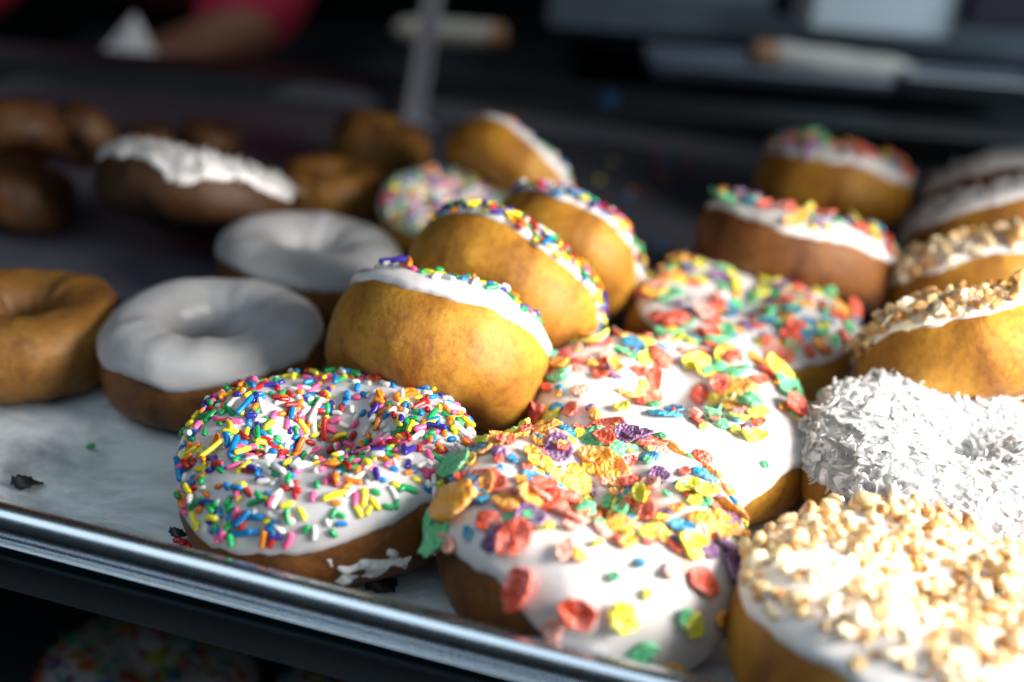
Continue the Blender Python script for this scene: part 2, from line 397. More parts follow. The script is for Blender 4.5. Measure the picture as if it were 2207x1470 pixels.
# ------------------------------------------------------------------ doughnuts
def smooth(a, b, x):
    t = max(0.0, min(1.0, (x - a) / (b - a) if b != a else 0)); return t * t * (3 - 2 * t)
class Ring:
    def __init__(s, D, hfrac, hole, seed, sag=0.0):
        s.D = D; s.seed = seed
        rh = hole * D / 2; s.R = (D / 2 + rh) / 2; s.a = (D / 2 - rh) / 2; s.b = hfrac * D / 2
    def dough(s, u, v):
        cu, su, cv, sv = math.cos(u), math.sin(u), math.cos(v), math.sin(v)
        x = s.R + s.a * math.copysign(abs(cv) ** 0.86, cv)
        z = s.b * math.copysign(abs(sv) ** (0.90 if sv > 0 else 0.72), sv)
        sd_ = s.seed * 7.3
        f1 = noise.noise(Vector((cu * 1.1 + sd_, su * 1.1, z / s.b * .5)))
        f2 = noise.noise(Vector((cu * 3.2 + sd_, su * 3.2, z / s.b * 1.3 + 9)))
        f3 = noise.noise(Vector((x * cu * 160, x * su * 160, z * 160 + sd_)))
        k = 1 + 0.085 * f1 + 0.045 * f2 + 0.008 * f3
        x = s.R + (x - s.R) * k; z = z * (k + 0.03 * f1)
        q_ = 0.035 * math.sin(s.seed * 2.7)
        return Vector((x * cu * (1 + q_), x * su * (1 - q_), z + 0.03 * s.D * noise.noise(Vector((cu * .9, su * .9, sd_ + 4)))))
    def frame(s, u, v):
        e = 0.02; p = s.dough(u, v)
        du = s.dough(u + e, v) - s.dough(u - e, v); dv = s.dough(u, v + e) - s.dough(u, v - e)
        return p, du.cross(dv).normalized(), du.normalized()

class Icing:
    def __init__(s, ring, vout=5, amp=10, inner=215, T=0.0014, seed=0, lobes=()):
        s.r = ring; s.vo = vout; s.amp = amp; s.inn = inner; s.T = T; s.seed = seed; s.lobes = lobes
    def vout(s, u):
        cu, su = math.cos(u), math.sin(u); q = s.seed * 3.7
        v = s.vo - s.amp * (noise.noise(Vector((cu * 1.3 + q, su * 1.3, 1))) * 1.2 + 0.6 * noise.noise(Vector((cu * 3.6 + q, su * 3.6, 4))) + 0.3 * noise.noise(Vector((cu * 11 + q, su * 11, 6))))
        for ang, wd, am in s.lobes:
            d = (u - R_(ang) + math.pi) % (2 * math.pi) - math.pi
            v -= am * math.exp(-(d / R_(wd)) ** 2)
        return R_(v)
    def thick(s, u, v):
        v0 = s.vout(u); v1 = R_(s.inn + 10 * noise.noise(Vector((math.cos(u) * 2, math.sin(u) * 2, s.seed))))
        t = (v - v0) / (v1 - v0) * 2 - 1
        if t <= -1 or t >= 1: return -0.0003
        k = (1 - abs(t) ** 14) ** 0.5
        bead = 1 + 0.35 * math.exp(-((t + 0.93) / 0.07) ** 2)
        lump = 1 + 0.35 * noise.noise(Vector((math.cos(u) * 2.6 + s.seed, math.sin(u) * 2.6, v * 1.4)))
        return s.T * k * bead * lump
    def mesh(s, nu=160, nv=44):
        rows = []
        for i in range(nu):
            u = 2 * math.pi * i / nu; v0 = s.vout(u); v1 = R_(s.inn + 10 * noise.noise(Vector((math.cos(u) * 2, math.sin(u) * 2, s.seed))))
            row = []
            for k in range(nv + 1):
                q = k / nv; q = q + 0.0; t = math.sin((q - .5) * math.pi) * .5 + .5; t = 0.55 * t + 0.45 * q
                v = v0 + (v1 - v0) * t
                p, n, _ = s.r.frame(u, v)
                h = -0.0003 if k in (0, nv) else s.thick(u, v)
                row.append(p + n * h)
            rows.append(row)
        return grid_mesh('icing', rows, True)

def lowest_unit(hfrac, hole, Rm):
    lo = 0
    R0, a0, b0 = (0.5 + hole / 2) / 2, (0.5 - hole / 2) / 2, hfrac / 2
    for i in range(72):
        u = i * math.pi / 36
        for k in range(24):
            v = k * math.pi / 12; cv, sv = math.cos(v), math.sin(v)
            x = R0 + a0 * math.copysign(abs(cv) ** .86, cv); z = b0 * math.copysign(abs(sv) ** (.9 if sv > 0 else .72), sv)
            lo = min(lo, (Rm @ Vector((x * math.cos(u), x * math.sin(u), z))).z)
    return -lo
INFO = []
def doughnut(name, label, group, px, py, wpx, away=0, right=0, spin=0, lift=0.0, hfrac=0.42, hole=0.2, seed=1, dough=DOUGH,
             icing=None, imat=ICING, tops=(), D=None, Z=None):
    """px,py: where its middle shows; wpx: how wide it shows; away/right: tilt of its axis in degrees"""
    Rm = Matrix.Rotation(R_(right), 3, 'Y') @ Matrix.Rotation(R_(-away), 3, 'X')
    d = ray(px, py); lo = lowest_unit(hfrac, hole, Rm)
    if Z is None:
        if D is None: Z = (CAM_Z - lift) / (-d.z + wpx / F_PX * lo)
        else: Z = (CAM_Z - lift - lo * D) / (-d.z)
    if D is None: D = wpx * Z / F_PX
    c = CAM + d * Z
    root = empty(name); root.matrix_world = Matrix.Translation(c) @ Rm.to_4x4() @ Matrix.Rotation(R_(spin), 4, 'Z')
    tag(root, label, 'doughnut', group)
    INFO.append((name, label[:28], round(D * 100, 1), round(Z, 3), tuple(round(x, 3) for x in c)))
    ring = Ring(D, hfrac, hole, seed)
    nu, nv = 120, 56
    rows = [[ring.dough(2 * math.pi * i / nu, 2 * math.pi * k / nv) for k in range(nv + 1)] for i in range(nu)]
    dm = grid_mesh('dough', rows, True)
    bm = bmesh.new(); bm.from_mesh(dm); bmesh.ops.remove_doubles(bm, verts=bm.verts, dist=1e-7)
    bmesh.ops.recalc_face_normals(bm, faces=bm.faces)
    obj('dough', bm, dough, root)
    if icing is None: return root, ring, None
    ic = Icing(ring, seed=seed, **icing)
    bm = bmesh.new(); bm.from_mesh(ic.mesh()); bmesh.ops.recalc_face_normals(bm, faces=bm.faces)
    # make the shell face outward
    f0 = max(bm.faces, key=lambda f: f.calc_center_median().z)
    if f0.normal.z < 0: bmesh.ops.reverse_faces(bm, faces=bm.faces)
    obj('icing', bm, imat, root)
    MW = root.matrix_world.copy(); NM = MW.to_3x3()
    for tp in tops:
        scatter(root, ring, ic, MW, NM, seed * 97 + 3, **tp)
    return root, ring, ic

def scatter(root, ring, ic, MW, NM, seed, kind='sprinkle', n=500, dmin=0.5, v_lo=None, v_hi=215, dense=None, clump=0.5, tilt=8, lay=0.12, scale=1.0,
            u_mid=None, keep=100, over=12):
    g = random.Random(seed); colours, lib = LIB[kind]
    items = []; cell = {}; cs = 0.004
    tries = 0
    while len(items) < n and tries < n * 14:
        tries += 1
        u = g.uniform(0, 2 * math.pi); v0 = ic.vout(u); v = g.uniform(v0 + R_(over), R_(v_hi))
        if g.random() > (ring.R + ring.a * math.cos(v)) / (ring.R + ring.a): continue
        if v_lo is not None:
            if g.random() > smooth(v_lo - 14, v_lo + 14, math.degrees(v)) : continue
        if dense is not None and g.random() > dense(math.degrees(u) % 360, math.degrees(v)): continue
        p, nn, du = ring.frame(u, v)
        cl = noise.noise(Vector((p.x * 75, p.y * 75, p.z * 75 + seed))) * 1.6 + .5
        if g.random() < clump * (1 - max(0, min(1, cl))): continue
        ci = pick(colours, g); mesh, size, _ = lib[ci][pick([(0, x[2]) for x in lib[ci]], g)]
        size *= scale
        key = (int(p.x // cs), int(p.y // cs), int(p.z // cs)); near = 0; bad = False
        for a in (-1, 0, 1):
            for b in (-1, 0, 1):
                for c in (-1, 0, 1):
                    for q, s2 in cell.get((key[0] + a, key[1] + b, key[2] + c), ()):
                        dd = (q - p).length
                        if dd < dmin * (size + s2) * 0.5: near += 1
        level = 0
        if near:
            if near <= 2 and g.random() < lay: level = 1
            else: continue
        cell.setdefault(key, []).append((p, size))
        th = ic.thick(u, v)
        ax = du * math.cos(g_ := g.uniform(0, 2 * math.pi)) + nn.cross(du) * math.sin(g_)
        nv = (nn + Vector((g.gauss(0, 1), g.gauss(0, 1), g.gauss(0, 1))) * math.tan(R_(tilt)) * 0.6).normalized()
        ax = (ax - nv * ax.dot(nv)).normalized(); ay = nv.cross(ax)
        hgt = {'sprinkle': 0.00035, 'cereal_flake': 0.0006, 'nut_piece': 0.0007, 'coconut_shred': 0.0002}[kind] + level * {'sprinkle': 0.0015, 'cereal_flake': 0.0020, 'nut_piece': 0.0024, 'coconut_shred': 0.0014}[kind]
        if kind == 'cereal_flake' and level == 0 and tilt < 30: hgt += 0.0002
        pos = p + nn * (th + hgt)
        sx = scale * g.uniform(0.85, 1.15)
        M = Matrix((ax, ay, nv)).transposed().to_4x4() @ Matrix.Diagonal((sx, sx, sx, 1)); M.translation = pos
        wp = MW @ pos; wn = (NM @ nn).normalized(); vd = (CAM - wp); dist = vd.length; face = wn.dot(vd.normalized())
        depth = (wp - CAM).dot(FW)
        ix = (wp - CAM).dot(RT) / depth * F_PX + W_PX / 2; iy = -(wp - CAM).dot(UP) / depth * F_PX + H_PX / 2
        vis = 1 if (-20 < ix < W_PX + 20 and -20 < iy < H_PX + 20) else 0
        score = vis * (0.15 + max(0, face + 0.15)) * size / dist ** 2 * (1 if face > -0.1 else 0.05)
        items.append((score, mesh, M))
    items.sort(key=lambda t: -t[0])
    for sc_, mesh, M in items[:keep]:
        o = bpy.data.objects.new(kind, mesh); o.parent = root; o.matrix_local = M; COL.objects.link(o)
    rest = items[keep:]
    if rest:
        vs, fs, mi, off = [], [], [], 0; mats = [c[0] for c in colours]
        for _, mesh, M in rest:
            k = mats.index(mesh.materials[0])
            vs += [tuple(M @ v.co) for v in mesh.vertices]
            for f in mesh.polygons: fs.append([i + off for i in f.vertices]); mi.append(k)
            off += len(mesh.vertices)
        me = bpy.data.meshes.new(kind + 's'); me.from_pydata(vs, [], fs)
        for x in mats: me.materials.append(x)
        me.polygons.foreach_set('material_index', mi); me.polygons.foreach_set('use_smooth', [True] * len(fs)); me.update()
        o = bpy.data.objects.new({'sprinkle': 'sprinkles', 'cereal_flake': 'cereal_flakes', 'nut_piece': 'chopped_nuts', 'coconut_shred': 'shredded_coconut'}[kind], me)
        link(o, root); o['kind'] = 'stuff'

GS, GC, GN, GP, GG, GK = ('rainbow sprinkle doughnuts', 'fruity cereal doughnuts', 'chopped nut doughnuts', 'plain doughnuts', 'glazed doughnuts', 'coconut doughnuts')
SP = lambda n, **k: dict(kind='sprinkle', n=n, **k)
CE = lambda n, **k: dict(kind='cereal_flake', n=n, **k)
NU = lambda n, **k: dict(kind='nut_piece', n=n, **k)
CO = lambda n, **k: dict(kind='coconut_shred', n=n, **k)

# sprinkle row (front to back)
S1 = doughnut('sprinkle_doughnut', 'flat rainbow sprinkle doughnut at the pan edge, sharpest of all', GS, 712, 1020, 640, away=-3, right=-4, hole=.27, hfrac=0.36, seed=1, dough=DOUGH_BROWN,
         imat=ICING_SHADED,
         icing=dict(vout=16, amp=12, lobes=((246, 26, 18), (320, 34, -20))), tops=(SP(960, dmin=.40, lay=.3, clump=.75, scale=.97),))
S2 = doughnut('sprinkle_doughnut', 'golden doughnut leaning back behind the sharp sprinkle doughnut, bare white icing band', GS, 942, 760, 490, away=36, right=18, hole=.16, hfrac=0.5, seed=2,
         icing=dict(vout=32, amp=6), tops=(SP(420, v_lo=62, dmin=.42, lay=.2, clump=.3),))
S3 = doughnut('sprinkle_doughnut', 'golden doughnut tilted on its side, sprinkled edge running down its right', GS, 1080, 640, 430, away=44, right=36, hole=.16, hfrac=0.43, seed=3, lift=.004,
         icing=dict(vout=28, amp=10), tops=(SP(1000, dmin=.36, lay=.5, clump=.0, over=3),))
S4 = doughnut('sprinkle_doughnut', 'golden tilted doughnut, middle of three leaning sprinkled ones', GS, 1205, 560, 360, away=44, right=40, hole=.16, hfrac=0.42, seed=4, lift=.004,
         icing=dict(vout=24, amp=10), tops=(SP(900, dmin=.38, lay=.5, clump=.0, over=3),))
S5 = doughnut('sprinkle_doughnut', 'dim flat sprinkle doughnut with dark hole showing, behind leaning ones', GS, 985, 478, 330, away=-6, right=10, hole=.2, hfrac=0.32, seed=5, lift=.0,
         icing=dict(vout=8, amp=10), tops=(SP(480, dmin=.45, lay=.2, clump=.4),))
S6 = doughnut('sprinkle_doughnut', 'brown doughnut on its side with white icing, farthest behind sprinkled row', GS, 1095, 384, 318, away=34, right=42, hole=.14, hfrac=0.34, seed=6, dough=DOUGH,
         icing=dict(vout=26, amp=8), tops=(SP(200, v_lo=60, dmin=.5, clump=.6),))
# cereal row
C1 = doughnut('cereal_doughnut', 'large fruity cereal doughnut at the pan rim, icing dripping down its front', GC, 1272, 1172, 655, away=-3, right=4, hole=.18, hfrac=0.42, seed=7, imat=ICING_WARM, dough=DOUGH_BROWN,
         icing=dict(vout=2, amp=10, lobes=((234, 26, -22), (292, 32, 46)), T=.0017), tops=(CE(64, dmin=.75, lay=.1, tilt=9, clump=.15, scale=1.65, keep=40, over=4), CE(260, dmin=.40, lay=.4, tilt=18, clump=.3, scale=1.25, keep=60, dense=lambda u, v: (0.10 if v < 58 else (.5 if v < 78 else 1)) if 215 < u < 345 else (.3 if v < 30 else .9))))
C2 = doughnut('cereal_doughnut', 'fruity cereal doughnut with wide bare white icing, between sprinkle and coconut ones', GC, 1447, 920, 600, away=-2, right=2, hole=.23, hfrac=0.32, seed=8,
         icing=dict(vout=3, amp=12, lobes=((262, 30, 22), (316, 20, -24))), tops=(CE(24, dmin=.9, lay=.2, tilt=12, clump=.1, scale=1.6, keep=20), CE(230, dmin=.40, lay=.4, tilt=22, clump=.4, scale=1.3, keep=80, dense=lambda u, v: (0.08 if v < 84 else .9) if 222 < u < 348 else 1),))
C3 = doughnut('cereal_doughnut', 'flat fruity cereal doughnut with blue cluster, third in the cereal row', GC, 1597, 718, 505, away=-1, right=2, hole=.16, hfrac=0.32, seed=9, dough=DOUGH,
         icing=dict(vout=30, amp=8), tops=(CE(230, dmin=.42, lay=.3, tilt=20, clump=.3, scale=1.4),))
C4 = doughnut('cereal_doughnut', 'brown sided cereal doughnut tipped back, yellow flakes along its top', GC, 1712, 556, 425, away=19, right=13, hole=.16, hfrac=0.38, seed=10, dough=DOUGH_BROWN,
         icing=dict(vout=26, amp=10), tops=(CE(190, scale=1.35, dmin=.45, lay=.25, tilt=24, clump=.2),), lift=.003)
C5 = doughnut('cereal_doughnut', 'farthest and blurriest fruity cereal doughnut, tipped back', GC, 1792, 405, 335, away=15, right=12, hole=.16, hfrac=0.46, seed=11,
         icing=dict(vout=26, amp=10), tops=(CE(170, scale=1.35, dmin=.45, lay=.35, tilt=26, clump=.2),), lift=.003)
# nut and coconut row
N1 = doughnut('nut_doughnut', 'chopped nut doughnut nearest the camera, large and blurred in the corner', GN, 1970, 1400, 780, away=0, right=2, hole=.14, hfrac=0.42, seed=12,
         icing=dict(vout=26, amp=8, lobes=((300, 40, 10), (225, 30, -10))), tops=(NU(900, v_lo=30, dense=lambda u, v: (.1 if v < 58 else 1) if 200 < u < 335 else 1, dmin=.5, lay=.5, tilt=30, clump=.35, scale=1.2),))
K1 = doughnut('coconut_doughnut', 'bright white coconut doughnut lying flat behind the nearest nut one', GK, 2055, 1042, 660, away=0, right=2, hole=.16, hfrac=0.36, seed=13,
         icing=dict(vout=4, amp=12), tops=(CO(2300, dmin=.19, lay=.35, tilt=5, clump=.35, over=2, scale=.9),))
N2 = doughnut('nut_doughnut', 'golden nut topped doughnut leaning left behind the bright coconut one', GN, 2110, 778, 515, away=36, right=-16, hole=.14, hfrac=0.42, lift=0.002, seed=14,
         icing=dict(vout=28, amp=10), tops=(NU(800, v_lo=14, dmin=.45, lay=.4, tilt=30, clump=.15, scale=1.35, over=2),))
N3 = doughnut('nut_doughnut', 'farther nut topped doughnut leaning between nut and coconut ones', GN, 2135, 612, 420, away=26, right=-16, hole=.14, hfrac=0.4, seed=15,
         icing=dict(vout=26, amp=10), tops=(NU(560, v_lo=14, dmin=.45, lay=.3, tilt=30, clump=.25, scale=1.4, over=2),), lift=.003)
K2 = doughnut('coconut_doughnut', 'blurred coconut doughnut leaning behind the farther nut one', GK, 2165, 508, 420, away=27, right=-18, hole=.14, hfrac=0.42, seed=16,
         icing=dict(vout=26, amp=8), tops=(CO(500, dmin=.3, lay=.5, tilt=24, clump=.1),), lift=.003)
K3 = doughnut('coconut_doughnut', 'farthest coconut doughnut at the right frame edge, mostly hidden', GK, 2190, 425, 380, away=26, right=-16, hole=.14, hfrac=0.42, seed=17, dough=DOUGH_BROWN,
         icing=dict(vout=26, amp=8), tops=(CO(450, dmin=.3, lay=.5, tilt=24, clump=.1),), lift=.003)
# glazed and plain on the left
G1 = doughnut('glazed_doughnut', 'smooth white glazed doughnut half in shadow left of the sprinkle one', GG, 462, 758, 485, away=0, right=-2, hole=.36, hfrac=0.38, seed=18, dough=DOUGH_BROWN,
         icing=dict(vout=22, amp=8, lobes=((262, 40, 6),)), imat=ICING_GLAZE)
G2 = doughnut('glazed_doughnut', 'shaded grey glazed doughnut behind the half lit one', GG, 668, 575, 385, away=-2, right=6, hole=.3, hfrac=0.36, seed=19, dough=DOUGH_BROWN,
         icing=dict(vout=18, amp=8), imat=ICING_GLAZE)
K4 = doughnut('coconut_doughnut', 'dim brown doughnut with wavy white coconut top at far left', GK, 420, 427, 418, away=27, right=6, hole=.14, hfrac=0.34, seed=20, dough=DOUGH_SHADED,
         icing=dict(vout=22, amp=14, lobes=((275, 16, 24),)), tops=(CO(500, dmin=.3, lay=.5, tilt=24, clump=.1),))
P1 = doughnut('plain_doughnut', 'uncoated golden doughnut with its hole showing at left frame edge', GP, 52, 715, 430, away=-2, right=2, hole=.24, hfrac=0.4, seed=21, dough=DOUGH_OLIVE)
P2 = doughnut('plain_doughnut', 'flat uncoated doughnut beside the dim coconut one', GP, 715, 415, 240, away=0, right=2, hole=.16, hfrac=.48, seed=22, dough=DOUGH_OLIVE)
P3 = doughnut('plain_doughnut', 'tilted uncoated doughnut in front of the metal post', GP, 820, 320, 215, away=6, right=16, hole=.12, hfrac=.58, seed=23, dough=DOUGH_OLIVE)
for i, (x, y, w_, aw, ri, lf, lb) in enumerate((
        (40, 420, 235, 10, 10, 0, 'dark uncoated doughnut low in the pile at far left'),
        (30, 290, 215, 30, -20, .02, 'dark uncoated doughnut on top of the far left pile'),
        (180, 292, 160, 50, 30, .0, 'dark uncoated doughnut on edge at the right of the pile'),
        (325, 300, 115, 0, 0, 0, 'small dark uncoated doughnut left of its far twin'),
        (455, 300, 130, 6, 10, 0, 'small dark uncoated doughnut right of its far twin'))):
    doughnut('plain_doughnut', lb, 'dark plain doughnuts at the back left', x, y, w_, away=aw, right=ri, lift=lf, hole=.14, hfrac=.5, seed=30 + i, dough=DOUGH_SHADED)

# ------------------------------------------------------------------ crumbs and smears
def loose(name, kind, ci, mi, px, py, z, rot, label, cat, scale=1.0, mt=None, group=None):
    mesh = LIB[kind][1][ci][mi][0]
    if mt: mesh = mesh.copy(); mesh.materials.clear(); mesh.materials.append(mt)
    o = bpy.data.objects.new(name, mesh); link(o); o.location = on_z(px, py, z); o.rotation_euler = rot; o.scale = (scale,) * 3
    return tag(o, label, cat, group)
loose('sprinkle', 'sprinkle', 6, 0, 195, 962, .0006, (0, 0, .6), 'single green sprinkle on bare parchment left of the doughnuts', 'sprinkle')
loose('cereal_flake', 'cereal_flake', 3, 2, 742, 1266, .0012, (0.2, 0, .2), 'green cereal flake lying by the rim below the sprinkle doughnut', 'cereal flake')
BURNT = plain('burnt_sugar', (0.02, 0.02, 0.022), 0.45, 300, .6, .4)
loose('burnt_crumb', 'coconut_shred', 0, 5, 58, 1040, .0012, (0.3, .2, .3), 'curled black burnt crumb on the parchment at far left', 'crumb', 1.6, BURNT)
loose('burnt_crumb', 'coconut_shred', 0, 5, 832, 1258, .0014, (0.5, .3, .8), 'crumpled black crumb between sprinkle and cereal doughnuts', 'crumb', 1.7, BURNT)
loose('burnt_crumb', 'coconut_shred', 0, 5, 385, 1150, .0014, (0.4, .3, .1), 'small black crumb at the left foot of the sprinkle doughnut', 'crumb', 1.0, BURNT)
for i, (x, y) in enumerate(((383, 1165), (396, 1170), (408, 1176))):
    loose('sprinkle', 'sprinkle', 7, 0, x, y, .0009, (0, 0, i * .9), ('leftmost', 'middle', 'rightmost')[i] + ' of three dark red sprinkles fallen at the sprinkle doughnut foot', 'sprinkle', 1, None, 'red sprinkles fallen in a little heap')
loose('sugar_crumb', 'nut_piece', 1, 1, 145, 1058, .0008, (0, 0, 1), 'tiny white sugar crumb on the parchment right of black crumb', 'crumb', .8, ICING)

sg = random.Random(5)
stray = [LIB['sprinkle'][1][i][1][0] for i in (1, 3, 4, 5, 7)]
for k in range(22):
    x, y = sg.uniform(1290, 1500), sg.uniform(330, 590)
    if x > 1480 and y > 450: continue
    o = bpy.data.objects.new('sprinkle', stray[k % 5]); link(o); o.location = on_z(x, y, -0.0022); o.rotation_euler = (0, 0, sg.uniform(0, 3)); o.scale = (1.3,) * 3
    tag(o, 'blurred stray sprinkle on the dark pan between sprinkle and cereal rows', 'sprinkle', 'stray sprinkles on the dark pan')
# a smear of icing on the side of the sprinkle doughnut
root, ring, ic = S1
def patch(u0, u1, v0, v1, seed, thr=0.0):
    rows = []; nu, nv = 110, 44
    for i in range(nu + 1):
        u = R_(u0 + (u1 - u0) * i / nu); row = []
        for k in range(nv + 1):
            v = R_(v0 + (v1 - v0) * k / nv)
            e = 1 - max(abs(i / nu * 2 - 1) ** 2, abs(k / nv * 2 - 1) ** 2)
            n_ = noise.noise(Vector((i * .06 + seed, k * .075, 2))) + .18 * noise.noise(Vector((i * .17 + seed, k * .2, 5)))
            h = -0.0006 + 0.0026 * smooth(0.0, 0.75, e * 0.9 - 0.33 + n_ * .75 - thr)
            p, nn, _ = ring.frame(u, v); row.append(p + nn * h)
        rows.append(row)
    return grid_mesh('icing_smear', rows)
obj('icing_smear', patch(276, 312, -26, 2, 3), ICING, root)
obj('icing_smear', patch(314, 330, -22, -10, 8), ICING, root)

# ------------------------------------------------------------------ display case: post, lower tray
def post_at(px_t, px_b, Z):
    b = on_z(px_b, 262, 0.0); return b
a_, b_2 = on_z(150, 132, .012), on_z(2207, 303, .012)
lang = math.atan2(b_2.y - a_.y, b_2.x - a_.x); lm = (a_ + b_2) / 2
bm = bmesh.new(); box(bm, (0.1, 0.03, -0.004), (2.2, 0.06, 0.026))
bl = bevel_mod(obj('back_ledge', bm, plain('dark_ledge', (0.012, 0.016, 0.022), .6), smooth=False), .004)
bl.location = (lm.x, lm.y, .003); bl.rotation_euler = (0, 0, lang)
tag(bl, 'black ledge running along behind the far end of the pan', 'ledge')
pb = on_z(892, 262, 0.0)
post = empty('case_post', pb); post.rotation_euler = (0, R_(6.5), 0); tag(post, 'upright grooved metal post of the display case behind the pan', 'post')
PW = 0.0072
cs_ = [(-PW, -PW * .5), (-PW * .25, -PW * .5), (-PW * .2, -PW * .1), (PW * .05, -PW * .1), (PW * .1, -PW * .5), (PW, -PW * .5), (PW, PW * .6), (-PW, PW * .6), (-PW, -PW * .5)]
me = grid_mesh('post_body', [[(x, y, z) for x, y in cs_] for z in (0.0, 0.3, 0.6)])
o = obj('post_body', me, plain('post_metal', (0.26, 0.27, 0.33), 0.25, 30, .2, .9), post, smooth=False)
bm = bmesh.new(); box(bm, (PW * .55, -PW * .52, 0.3), (PW * .16, .0012, .6)); obj('highlight_strip', bm, CHROME, post, smooth=False)  # chrome strip added to draw the bright highlight line on the post
bm = bmesh.new(); box(bm, (0, 0.001, 0.002), (0.032, 0.024, 0.004)); bevel_mod(obj('post_foot', bm, ALU, post, smooth=False), .0008)

low = empty('lower_tray'); low.matrix_world = TM @ Matrix.Translation((0.1, 0.02, -0.160))
tag(low, 'dark lower shelf tray below the rail at bottom left', 'tray')
bm = bmesh.new(); box(bm, (0, 0.1, 0), (1.1, 0.55, 0.003)); obj('tray_base', bm, plain('dark_tray', (0.06, 0.07, 0.085), .5), low, smooth=False)
for i, (px, py, cls) in enumerate(((330, 1490, 0), (800, 1570, 1))):
    lab = ['cereal topped doughnut in the dark below the rail at lower left', 'sprinkled doughnut in the dark below the rail, right of the cereal one'][i]
    c_ = on_z(px, py, -0.137)
    doughnut('cereal_doughnut' if cls == 0 else 'sprinkle_doughnut', lab, 'doughnuts on the dark lower tray', px, py, 400, D=.085,
             Z=(c_ - CAM).dot(FW), seed=50 + i, dough=DOUGH_BROWN, icing=dict(vout=6, amp=8), tops=((CE if cls == 0 else SP)(240 if cls == 0 else 400, keep=60, lay=.3, tilt=20),))

# ------------------------------------------------------------------ background counter and things
FLOOR = -0.9
bm = bmesh.new(); box(bm, (0, 1.5, FLOOR - 0.05), (8, 8, 0.1))
tag(obj('floor', bm, plain('floor_tile', (0.05, 0.055, 0.06), .6), smooth=False), kind='structure')
DARK = plain('dark_cabinet', (0.012, 0.016, 0.02), .5)
bm = bmesh.new(); box(bm, (0, 2.6, 0.4), (8, 0.1, 3.0))
tag(obj('back_wall', bm, plain('dark_wall', (0.03, 0.035, 0.045), .8), smooth=False), kind='structure')
STEEL = plain('slate_steel', (0.075, 0.095, 0.115), .4, 20, .2, .6)
bmat_light = plain('pale_box', (0.62, 0.70, 0.75), .5, 10, .06)
def slab(name, label, cat, x0, x1, y0, y1, z0, z1, mt, bev=.003, group=None):
    bm = bmesh.new(); box(bm, ((x0 + x1) / 2, (y0 + y1) / 2, (z0 + z1) / 2), (x1 - x0, y1 - y0, z1 - z0))
    o = bevel_mod(obj(name, bm, mt, smooth=False), bev)
    return tag(o, label, cat, group)
tag(obj('work_counter', (lambda b: (box(b, (0, 1.2, -0.48), (3.4, 0.9, 0.84)), b)[1])(bmesh.new()), DARK, smooth=False), 'long black work counter running behind the display pan', 'counter')

def quad_at(px0, px1, py, z):
    a = on_z(px0, py, z); b = on_z(px1, py, z); return a, b
def board(name, label, cat, px0, px1, py_top, py_bot, y, depth, mt, bev=.003, group=None):
    """upright box whose front face stands at distance y and spans the given picture rows at its middle"""
    pm = (px0 + px1) / 2
    def hit(px, py):
        d = ray(px, py); return CAM + d * (y / d.y)
    t, b = hit(pm, py_top), hit(pm, py_bot); x0 = hit(px0, (py_top + py_bot) / 2).x; x1 = hit(px1, (py_top + py_bot) / 2).x
    bm = bmesh.new(); box(bm, (0, depth / 2, 0), (x1 - x0, depth, t.z - b.z))
    o = bevel_mod(obj(name, bm, mt, smooth=False), bev); o.location = ((x0 + x1) / 2, y, (t.z + b.z) / 2)
    return tag(o, label, cat, group)
board('steel_shelf', 'slate grey steel shelf end behind the counter, upper right of centre', 'shelf', 1180, 2260, 0, 100, 1.30, .3, STEEL)
board('pale_carton', 'pale grey carton standing at top right of the background', 'box', 1760, 2085, -140, 78, 1.12, .12, bmat_light)
board('dark_box', 'dark box at the top right corner beside the pale carton', 'box', 2105, 2400, -140, 72, 1.10, .12, plain('dark_plum', (0.03, 0.027, 0.04), .6))
board('dark_block', 'small black block left of the pale carton', 'box', 1685, 1752, -60, 40, 1.2, .06, DARK)
board('low_ledge', 'dull steel ledge under the wrapped loaf', 'shelf', 1400, 2300, 170, 205, .98, .10, plain('ledge_steel', (0.10, 0.12, 0.16), .4))
board('steel_strip', 'grey steel strip low at the right of the background', 'ledge', 1940, 2400, 178, 230, .93, .03, STEEL)
BREAD = plain('bread_crust', (0.34, 0.17, 0.08), .6, 30, .4); WRAP = plain('white_wrap', (0.42, 0.40, 0.36), .6, 40, .15)
def wrapped(label, pxa, pya, pxb, pyb, Z, r, bread_end):
    a, b = at_depth(pxa, pya, Z), at_depth(pxb, pyb, Z); d = b - a; L = d.length
    root = empty('wrapped_loaf', a); root.rotation_euler = d.to_track_quat('X', 'Z').to_euler()
    tag(root, label, 'bread', 'bread loaves in white wrapping')
    def tube(x0, x1, r_, nm, mt, cap0, cap1):
        rows = []
        for j in range(20):
            an = 2 * math.pi * j / 20; row = []
            for i in range(17):
                t = i / 16; e = 1
                if cap0: e *= (1 - max(0, 1 - t * 4) ** 2) ** .5 + .02
                if cap1: e *= (1 - max(0, 1 - (1 - t) * 4) ** 2) ** .5 + .02
                rr = r_ * e * (1 + .12 * noise.noise(Vector((t * 5, math.cos(an) * 1.5, math.sin(an) * 1.5 + r_ * 99))))
                row.append((x0 + (x1 - x0) * t, rr * math.cos(an), rr * .8 * math.sin(an)))
            rows.append(row)
        obj(nm, grid_mesh(nm, rows, True), mt, root)
    if bread_end == 0:
        tube(0, L * .3, r * .95, 'bread', BREAD, True, False); tube(L * .16, L, r, 'wrapping', WRAP, False, True)
    else:
        tube(L * .7, L, r * .95, 'bread', BREAD, False, True); tube(0, L * .86, r, 'wrapping', WRAP, True, False)
wrapped('long loaf in white paper with tan end, lying on the ledge at right', 1610, 122, 1985, 172, 1.0, .019, 0)
